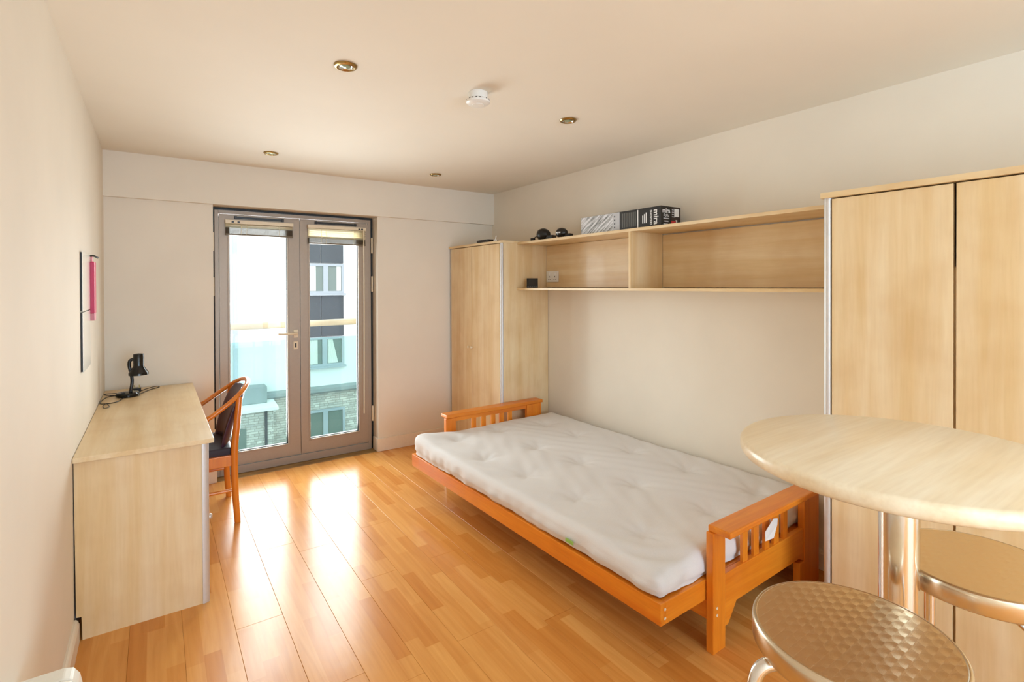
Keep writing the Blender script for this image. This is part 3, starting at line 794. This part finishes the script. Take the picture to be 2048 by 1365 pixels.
def dryer(label, loc, s, rz, logo):
    t = thing('hair_dryer', label, 'hair dryer', loc, rz, 'hair dryers on the shelf')
    # barrel lies along local +X, resting on the shelf
    mk('barrel', lathe([(0.010 * s, -0.052 * s), (0.030 * s, -0.050 * s), (0.044 * s, -0.036 * s), (0.050 * s, -0.010 * s), (0.049 * s, 0.010 * s), (0.040 * s, 0.032 * s), (0.026 * s, 0.048 * s)], (0, 0, 0.0502 * s), 'X', 32), M['black'], t, smooth=True, local=True)
    mk('nozzle', prism([(0.03 * s, -0.020 * s), (0.105 * s, -0.030 * s), (0.105 * s, 0.030 * s), (0.03 * s, 0.020 * s)], 'Z', 0.012 * s, 0.040 * s), M['black'], t, bevel=0.004, local=True)
    mk('handle', tube([(0.0, 0.03 * s, 0.03 * s), (0.005, 0.07 * s, 0.022), (0.012, 0.11 * s, 0.02)], 0.015 * s, 12, 5), M['black'], t, smooth=True, local=True)
    if logo:
        mk('printed_logo', boxes([(-0.03 + 0.014 * k, -0.018 + 0.014 * k, -0.0505 * s, -0.0495 * s, 0.046 * s, 0.058 * s) for k in range(3)]), M['boxwhite'], t, local=True)
    else:
        mk('cord', tube([(-0.045 * s, 0.0, 0.03), (-0.075 * s, -0.005, 0.036), (-0.10 * s, 0.0, 0.02)], 0.004, 8, 5), M['black'], t, smooth=True, local=True)
        mk('plug', box(-0.125 * s, -0.095 * s, -0.014, 0.014, 0.0, 0.028), M['black'], t, bevel=0.004, local=True)
    return t
dryer('rounded black hair dryer with cord and plug on the shelf', (2.84, 3.205, 1.8062), 1.0, math.radians(-75), False)
dryer('smaller black hair dryer with white logo next to the shower box', (2.82, 2.955, 1.8062), 0.80, math.radians(-72), True)

# shower carton
bx = thing('carton', 'long black shower carton with white lettering on the top shelf', 'box', (2.9, 2.36, 1.8062))
BX0, BX1, BY0, BY1, BZ0, BZ1 = 2.80, 2.985, 2.007, 2.72, 1.8062, 1.931
mk('carton_body', box(BX0, BX1, BY0, BY1, BZ0, BZ1), M['boxblack'], bx, bevel=0.0015)
e = 0.0008
def bside(name, y0, y1, z0, z1, mat, lift=1): return mk(name, box(BX0 - e * lift, BX0 + 0.001, y0, y1, z0, z1), mat, bx)
def bend(name, x0, x1, z0, z1, mat, lift=1): return mk(name, box(x0, x1, BY0 - e * lift, BY0 + 0.001, z0, z1), mat, bx)
bside('printed_photo', 2.405, 2.718, BZ0 + 0.002, BZ1 - 0.001, M['water'])
bside('printed_band', 2.345, 2.405, BZ0 + 0.003, BZ1 - 0.002, M['boxlight'])
for k in range(4): bside('printed_mark', 2.385, 2.395, BZ0 + 0.022 + 0.024 * k, BZ0 + 0.032 + 0.024 * k, M['slate'], 2)
for k in range(8): bside('printed_strip', 2.205 + 0.0155 * k, 2.216 + 0.0155 * k, BZ0 + 0.018, BZ1 - 0.014, M['boxgrey'])
bside('printed_line', 2.186, 2.194, BZ0 + 0.004, BZ1 - 0.006, M['boxwhite'])
for k in range(3): bside('printed_text', 2.118 + 0.014 * k, 2.125 + 0.014 * k, BZ0 + 0.03, BZ1 - (0.03 + 0.008 * k), M['boxwhite'])
bend('printed_panel', BX0 + 0.092, BX1 - 0.004, BZ0 + 0.003, BZ1 - 0.003, M['brown'])
bend('printed_panel', BX0 + 0.094, BX1 - 0.045, BZ0 + 0.005, BZ0 + 0.038, M['boxred'], 2)
bend('printed_sticker', BX1 - 0.062, BX1 - 0.018, BZ1 - 0.06, BZ1 - 0.012, M['boxwhite'], 2)
bend('printed_sticker', BX1 - 0.05, BX1 - 0.036, BZ0 + 0.008, BZ0 + 0.045, M['boxwhite'], 2)
for k in range(4): bend('printed_text', BX0 + 0.10, BX0 + 0.118 + 0.012 * (k % 2), BZ1 - 0.022 - 0.014 * k, BZ1 - 0.017 - 0.014 * k, M['boxlight'], 2)
for k in range(3): bend('printed_text', BX0 + 0.022 + 0.008 * (k % 2), BX0 + 0.074 - 0.006 * k, BZ0 + 0.046 - 0.017 * k, BZ0 + 0.053 - 0.017 * k, M['boxlight'])
for q in range(2):
    def wave(bm, q=q):
        n = 16
        A, B = [], []
        for i in range(n + 1):
            x = BX0 + 0.022 + 0.052 * i / n; z = BZ0 + 0.071 - 0.008 * q + 0.003 * math.sin(i / n * 4 * PI)
            A.append(bm.verts.new((x, BY0 - e, z))); B.append(bm.verts.new((x, BY0 - e, z + 0.0035)))
        for i in range(n): bm.faces.new((A[i], A[i + 1], B[i + 1], B[i]))
    mk('printed_wave', wave, M['boxwhite'], bx)
def lettering(txt, size, loc, rot, mat, parent, name='lettering'):
    cu = bpy.data.curves.new(name, 'FONT'); cu.body = txt; cu.size = size; cu.extrude = 0.0003; cu.offset = size * 0.02
    cu.align_x = 'CENTER'; cu.align_y = 'CENTER'
    tmp = bpy.data.objects.new('tmp', cu); COL.objects.link(tmp)
    dg = bpy.context.evaluated_depsgraph_get()
    me = bpy.data.meshes.new_from_object(tmp.evaluated_get(dg))
    bpy.data.objects.remove(tmp)
    me.transform(Matrix.Translation(Vector(loc) - root_loc(parent)) @ rot)
    me.materials.clear(); me.materials.append(mat)
    o = bpy.data.objects.new(name, me); COL.objects.link(o); o.parent = parent
    return o
# faces -X, turned so the word reads downwards
Rside = Matrix(((0, 0, -1, 0), (0, -1, 0, 0), (-1, 0, 0, 0), (0, 0, 0, 1)))
Rend = Matrix(((1, 0, 0, 0), (0, 0, -1, 0), (0, 1, 0, 0), (0, 0, 0, 1)))
lettering('mira', 0.052, (BX0 - e, 2.045, (BZ0 + BZ1) / 2 - 0.002), Matrix.Rotation(0, 4, 'X') @ Rside, M['boxwhite'], bx)
lettering('SHOWERS', 0.020, (BX0 - e, 2.084, (BZ0 + BZ1) / 2 - 0.002), Rside, M['boxwhite'], bx)
lettering('mira', 0.040, (BX0 + 0.048, BY0 - e, BZ1 - 0.028), Rend, M['boxwhite'], bx)

# ------------------------------------------------------------------ futon and mattress
BYAW = math.radians(1.3)
fb = thing('futon_bed', 'orange stained pine futon bed frame with slatted arms', 'bed', (1.793, 1.186, 0), BYAW)
def P(name, b, mat, bev=0.003, par=None): return mk(name, b, mat, par or fb, bevel=bev, local=True)
BL = 2.115
P('front_rail', box(0, 0.028, 0, BL, 0.200, 0.282), M['pineY'])
er = P('end_rail', box(0.028, 1.20, 0.0, 0.026, 0.200, 0.282), M['pineX'])
P('end_rail', box(0.028, 1.20, BL - 0.026, BL, 0.200, 0.282), M['pineX'])
P('back_rail', box(1.172, 1.20, 0.026, BL - 0.026, 0.200, 0.270), M['pineY'])
for k in range(14):
    yy = 0.08 + k * 0.148
    P('slat', box(0.03, 1.17, yy, yy + 0.07, 0.252, 0.268), M['pineX'], 0.002)
def screw(bm_c, axis): return lathe([(0.0055, 0.0), (0.0055, 0.0022), (0.002, 0.003)], bm_c, axis, 12)
def armside(y_in, sgn):
    """one end of the frame; sgn -1 grows towards -Y from y_in"""
    ya, yb = sorted((y_in + sgn * 0.004, y_in + sgn * 0.036))
    lg = P('leg', prism([(0.274, 0.0), (0.357, 0.0), (0.357, 0.476), (0.274, 0.476)], 'Y', ya, yb), M['pineZ'])
    P('leg', prism([(1.018, 0.476), (1.165, 0.476), (1.165, 0.0), (0.972, 0.0), (0.972, 0.135), (1.018, 0.135)], 'Y', ya, yb), M['pineZ'])
    P('lower_rail', prism([(0.357, 0.290), (1.018, 0.290), (1.018, 0.135), (0.972, 0.158), (0.445, 0.155), (0.385, 0.08), (0.357, 0.08)], 'Y', ya + 0.004, yb - 0.004), M['pineX'])
    P('top_rail', box(0.357, 1.018, ya + 0.006, yb - 0.006, 0.448, 0.476), M['pineX'])
    for x0, x1 in ((0.500, 0.538), (0.587, 0.626), (0.676, 0.714), (0.754, 0.796), (0.836, 0.874)):
        P('arm_slat', box(x0, x1, ya + 0.009, yb - 0.009, 0.289, 0.449), M['pineZ'], 0.002)
    am, bm_ = sorted((y_in + sgn * 0.006, y_in + sgn * 0.102))
    P('armrest', box(0.283, 1.185, am, bm_, 0.476, 0.502), M['pineX'], 0.006)
    return lg
ln = armside(0.0, -1)
lf = armside(BL + 0.004, 1)
P('stretcher', box(0.285, 0.306, 0.0, BL, 0.120, 0.196), M['pineY'])
for z in (0.225, 0.258):
    mk('screw', screw((0.022, -0.003, z), 'Y'), M['cream'], er, local=True, smooth=True)
for z in (0.150, 0.178):
    mk('screw', screw((0.285 + 0.012, -0.0385, z), 'Y'), M['cream'], ln, local=True, smooth=True)

def mattress(bm):
    nx, ny = 88, 140
    X0, X1, Y0, Y1 = 0.002, 1.262, 0.010, 2.104
    Z0, Z1 = 0.2825, 0.398
    R_ = 0.045
    rnd = random.Random(5)
    tufts = []
    for i in range(3):
        for j in range(5):
            tufts.append((X0 + 0.22 + i * 0.40 + rnd.uniform(-0.03, 0.03), Y0 + 0.24 + j * 0.41 + rnd.uniform(-0.04, 0.04)))
    def h(x, y):
        z = 0.0
        for tx, ty in tufts:
            dx, dy = x - tx, y - ty
            d2 = dx * dx + dy * dy
            if d2 > 0.16: continue
            a = math.atan2(dy, dx); d = math.sqrt(d2)
            z -= 0.020 * math.exp(-d2 / 0.0028) + 0.012 * math.exp(-d2 / 0.025)
            z += 0.0032 * math.exp(-d2 / 0.012) * math.sin(a * 7 + tx * 40) * min(1, d / 0.02)
        z += 0.004 * math.sin(x * 9.1 + y * 3.3) * math.sin(y * 7.0 - x * 2.0)
        z += 0.0022 * math.sin(y * 31 + 6 * math.sin(x * 8)) * math.sin(x * 17 + 3)
        # corner nearest the viewer sags with folds, the far front corner is lifted
        c = math.exp(-((x - 0.03) ** 2 + (y - 0.05) ** 2) / 0.05)
        z -= 0.022 * c
        z += 0.004 * c * math.sin(70 * math.hypot(x - 0.35, y - 0.35))
        z += 0.020 * math.exp(-((x - 0.05) ** 2 + (y - 2.05) ** 2) / 0.03)
        return z
    # rounded-box mapping: walk a profile round the rim
    def pos(u, v, k):
        return None
    top = [[None] * (ny + 1) for _ in range(nx + 1)]
    for i in range(nx + 1):
        for j in range(ny + 1):
            x = X0 + (X1 - X0) * i / nx; y = Y0 + (Y1 - Y0) * j / ny
            ex = min(x - X0, X1 - x, R_); ey = min(y - Y0, Y1 - y, R_)
            qx, qy = 1 - ex / R_, 1 - ey / R_
            q = min(1.0, math.hypot(qx, qy))
            drop = R_ * 0.75 * (1 - math.sqrt(max(0, 1 - q * q)))
            # pull the square corners in to round them
            if qx > 0 and qy > 0 and math.hypot(qx, qy) > 1:
                s = 1 / math.hypot(qx, qy)
                cx = (X0 + R_) if x < (X0 + X1) / 2 else (X1 - R_); cy = (Y0 + R_) if y < (Y0 + Y1) / 2 else (Y1 - R_)
                x = cx + (x - cx) * s; y = cy + (y - cy) * s
            top[i][j] = bm.verts.new((x, y, Z1 + h(x, y) - drop))
    for i in range(nx):
        for j in range(ny):
            bm.faces.new((top[i][j], top[i + 1][j], top[i + 1][j + 1], top[i][j + 1]))
    rim = [(i, 0) for i in range(nx + 1)] + [(nx, j) for j in range(1, ny + 1)] + [(i, ny) for i in range(nx - 1, -1, -1)] + [(0, j) for j in range(ny - 1, 0, -1)]
    prev = [top[i][j] for i, j in rim]
    cx, cy = (X0 + X1) / 2, (Y0 + Y1) / 2
    n = len(rim)
    for s in range(1, 6):
        t = s / 5
        cur = []
        for k, (i, j) in enumerate(rim):
            p = top[i][j].co
            w = 0.004 * math.sin(k * 0.31 + 2.2 * math.sin(k * 0.07)) * math.sin(t * PI) + 0.002 * math.sin(k * 0.83 + 2 * math.sin(k * 0.11))
            out = 0.006 * math.sin(PI * min(1, t * 1.1)) - 0.010 * t * t + w
            nx_ = -1 if i == 0 else (1 if i == nx else 0); ny_ = -1 if j == 0 else (1 if j == ny else 0)
            zz = p.z + (Z0 + 0.002 + 0.004 * (1 + math.sin(k * 0.19 + math.sin(k * 0.05) * 3)) * (t > 0.9) - p.z) * t
            crease = 0.004 * math.sin(t * 14 + k * 0.02)
            cur.append(bm.verts.new((p.x + nx_ * (out + crease), p.y + ny_ * (out + crease), zz)))
        for k in range(n):
            bm.faces.new((prev[k], cur[k], cur[(k + 1) % n], prev[(k + 1) % n]))
        prev = cur
    bm.faces.new(prev)
    bmesh.ops.recalc_face_normals(bm, faces=bm.faces)
ms = thing('mattress', 'white tufted cotton mattress lying on the futon bed', 'mattress', (1.793, 1.186, 0), BYAW)
mk('mattress_body', mattress, M['fabric'], ms, smooth=True, local=True, ang=80)
def greentag(bm):
    abox(bm, -0.0135, -0.011, 0.455, 0.505, 0.318, 0.334)
mk('brand_tag', greentag, M['green'], ms, local=True)
def papertag(bm):
    pts = [(0.640, 0.385), (0.700, 0.43), (0.742, 0.418), (0.735, 0.392), (0.700, 0.345), (0.642, 0.345)]
    A = [bm.verts.new((x, -0.042 - 0.01 * math.sin((x - 0.62) * 20), z)) for x, z in pts]
    bm.faces.new(A)
    ex = bmesh.ops.extrude_face_region(bm, geom=list(bm.faces))
    bmesh.ops.translate(bm, verts=[v for v in ex['geom'] if isinstance(v, bmesh.types.BMVert)], vec=(0, -0.001, 0))
    bmesh.ops.recalc_face_normals(bm, faces=bm.faces)
mk('care_label', papertag, M['white'], ms, local=True)

# ------------------------------------------------------------------ bar table and stools
TX, TY, TZ = 1.648, 0.404, 1.081
tb = thing('bar_table', 'round pale maple bar table on a chrome pole', 'table', (TX, TY, 0))
Rt = 0.325
prof = [(0.002, TZ - 0.036), (Rt - 0.012, TZ - 0.036), (Rt - 0.004, TZ - 0.032), (Rt, TZ - 0.024), (Rt, TZ - 0.010), (Rt - 0.004, TZ - 0.003), (Rt - 0.012, TZ), (0.002, TZ)]
mk('table_top', lathe(prof, (TX, TY, 0), 'Z', 96), M['mapletop'], tb, smooth=True, ang=40)
mk('pole', lathe([(0.038, 0.02), (0.038, TZ - 0.046)], (TX, TY, 0), 'Z', 40), M['chrome'], tb, smooth=True)
mk('top_flange', lathe([(0.11, TZ - 0.046), (0.11, TZ - 0.0365)], (TX, TY, 0), 'Z', 40), M['chrome'], tb, smooth=True)
mk('floor_flange', lathe([(0.072, 0.0), (0.072, 0.008), (0.066, 0.014), (0.05, 0.02), (0.042, 0.03)], (TX, TY, 0), 'Z', 56), M['chrome'], tb, smooth=True)

def stool(label, x, y, z, rz):
    t = thing('bar_stool', label, 'stool', (x, y, 0), rz, 'bar stools at the round table')
    R0 = 0.170
    seat = mk('seat', lathe([(0.002, z - 0.004), (R0 - 0.007, z - 0.004), (R0 - 0.007, z), (0.002, z)], (0, 0, 0), 'Z', 80), M['turned'], t, local=True)
    mk('seat_rim', lathe([(R0 - 0.0072, z - 0.003), (R0 - 0.0071, z), (R0 - 0.004, z + 0.0008), (R0 - 0.001, z - 0.0006), (R0 + 0.0012, z - 0.004), (R0 + 0.002, z - 0.010), (R0 + 0.002, z - 0.038), (R0 - 0.001, z - 0.043), (R0 - 0.006, z - 0.045), (0.002, z - 0.045)], (0, 0, 0), 'Z', 80, close=False), M['steel'], seat, smooth=True, local=True, ang=80)
    for k in range(4):
        a = math.radians(145 + 90 * k)
        c, s = math.cos(a), math.sin(a)
        mk('leg', tube([(0.05 * c, 0.05 * s, z - 0.058), (0.13 * c, 0.13 * s, z - 0.058), (0.168 * c, 0.168 * s, z - 0.066), (0.184 * c, 0.184 * s, z - 0.095), (0.187 * c, 0.187 * s, z - 0.16), (0.187 * c, 0.187 * s, 0.3), (0.187 * c, 0.187 * s, 0.0)], 0.0125, 14, 6), M['chrome'], t, smooth=True, local=True)
    ringp = [(0.1665 * math.cos(2 * PI * k / 24), 0.1665 * math.sin(2 * PI * k / 24), 0.29) for k in range(25)]
    mk('foot_ring', tube(ringp, 0.009, 10, 3), M['chrome'], t, smooth=True, local=True)
    return t
stool('steel bar stool with swirled seat, in front of the chrome pole', 1.358, 0.379, 0.797, 0)
stool('steel bar stool between the chrome pole and the tall wardrobe', 1.857, 0.316, 0.803, math.radians(-10))

# ------------------------------------------------------------------ ceiling fittings
def downlight(label, x, y):
    t = thing('downlight', label, 'downlight', (x, y, H - 0.012), 0, 'recessed ceiling downlights')
    mk('trim_ring', lathe([(0.030, 0.0115), (0.031, 0.004), (0.036, 0.001), (0.043, 0.003), (0.047, 0.0085), (0.047, 0.0115)], (0, 0, 0), 'Z', 40, close=False), M['brass'], t, smooth=True, local=True)
    mk('reflector', lathe([(0.031, 0.004), (0.026, 0.009), (0.013, 0.0108), (0.002, 0.0110)], (0, 0, 0), 'Z', 32, close=False), M['chrome'], t, smooth=True, local=True)
    mk('bulb', lathe([(0.024, 0.0105), (0.022, 0.006), (0.013, 0.003), (0.002, 0.002)], (0, 0, 0), 'Z', 24), M['bulb'], t, smooth=True, local=True)
downlight('brass-rimmed ceiling downlight, the largest, nearest the desk wall', 0.934, 2.091)
downlight('small brass ceiling downlight by the beam, above the desk lamp end', 0.937, 3.780)
downlight('small brass ceiling downlight near the corner wardrobe', 2.172, 3.779)
downlight('brass-rimmed ceiling downlight beside the smoke alarm, above the futon', 2.157, 2.114)
sa = thing('smoke_alarm', 'white round smoke alarm on the ceiling', 'smoke alarm', (1.541, 2.045, H - 0.062))
zc = 0.062
mk('mounting_base', lathe([(0.045, zc - 0.0005), (0.046, zc - 0.004), (0.044, zc - 0.03), (0.046, zc - 0.033)], (0, 0, 0), 'Z', 40), M['white'], sa, smooth=True, local=True)
mk('alarm_body', lathe([(0.047, zc - 0.0325), (0.054, zc - 0.036), (0.057, zc - 0.043), (0.056, zc - 0.049), (0.046, zc - 0.056), (0.03, zc - 0.058), (0.028, zc - 0.061), (0.002, zc - 0.062)], (0, 0, 0), 'Z', 48), M['white'], sa, smooth=True, local=True)
for k in range(20):
    if k % 5 == 4: continue
    a = 2 * PI * k / 20 + 0.25
    def slot(bm, a=a):
        v = abox(bm, 0.0495, 0.0555, -0.003, 0.003, zc - 0.0405, zc - 0.0355)
        bmesh.ops.rotate(bm, verts=v, cent=(0, 0, 0), matrix=Matrix.Rotation(a, 3, 'Z'))
    mk('vent_slot', slot, M['gasket'], sa, local=True)
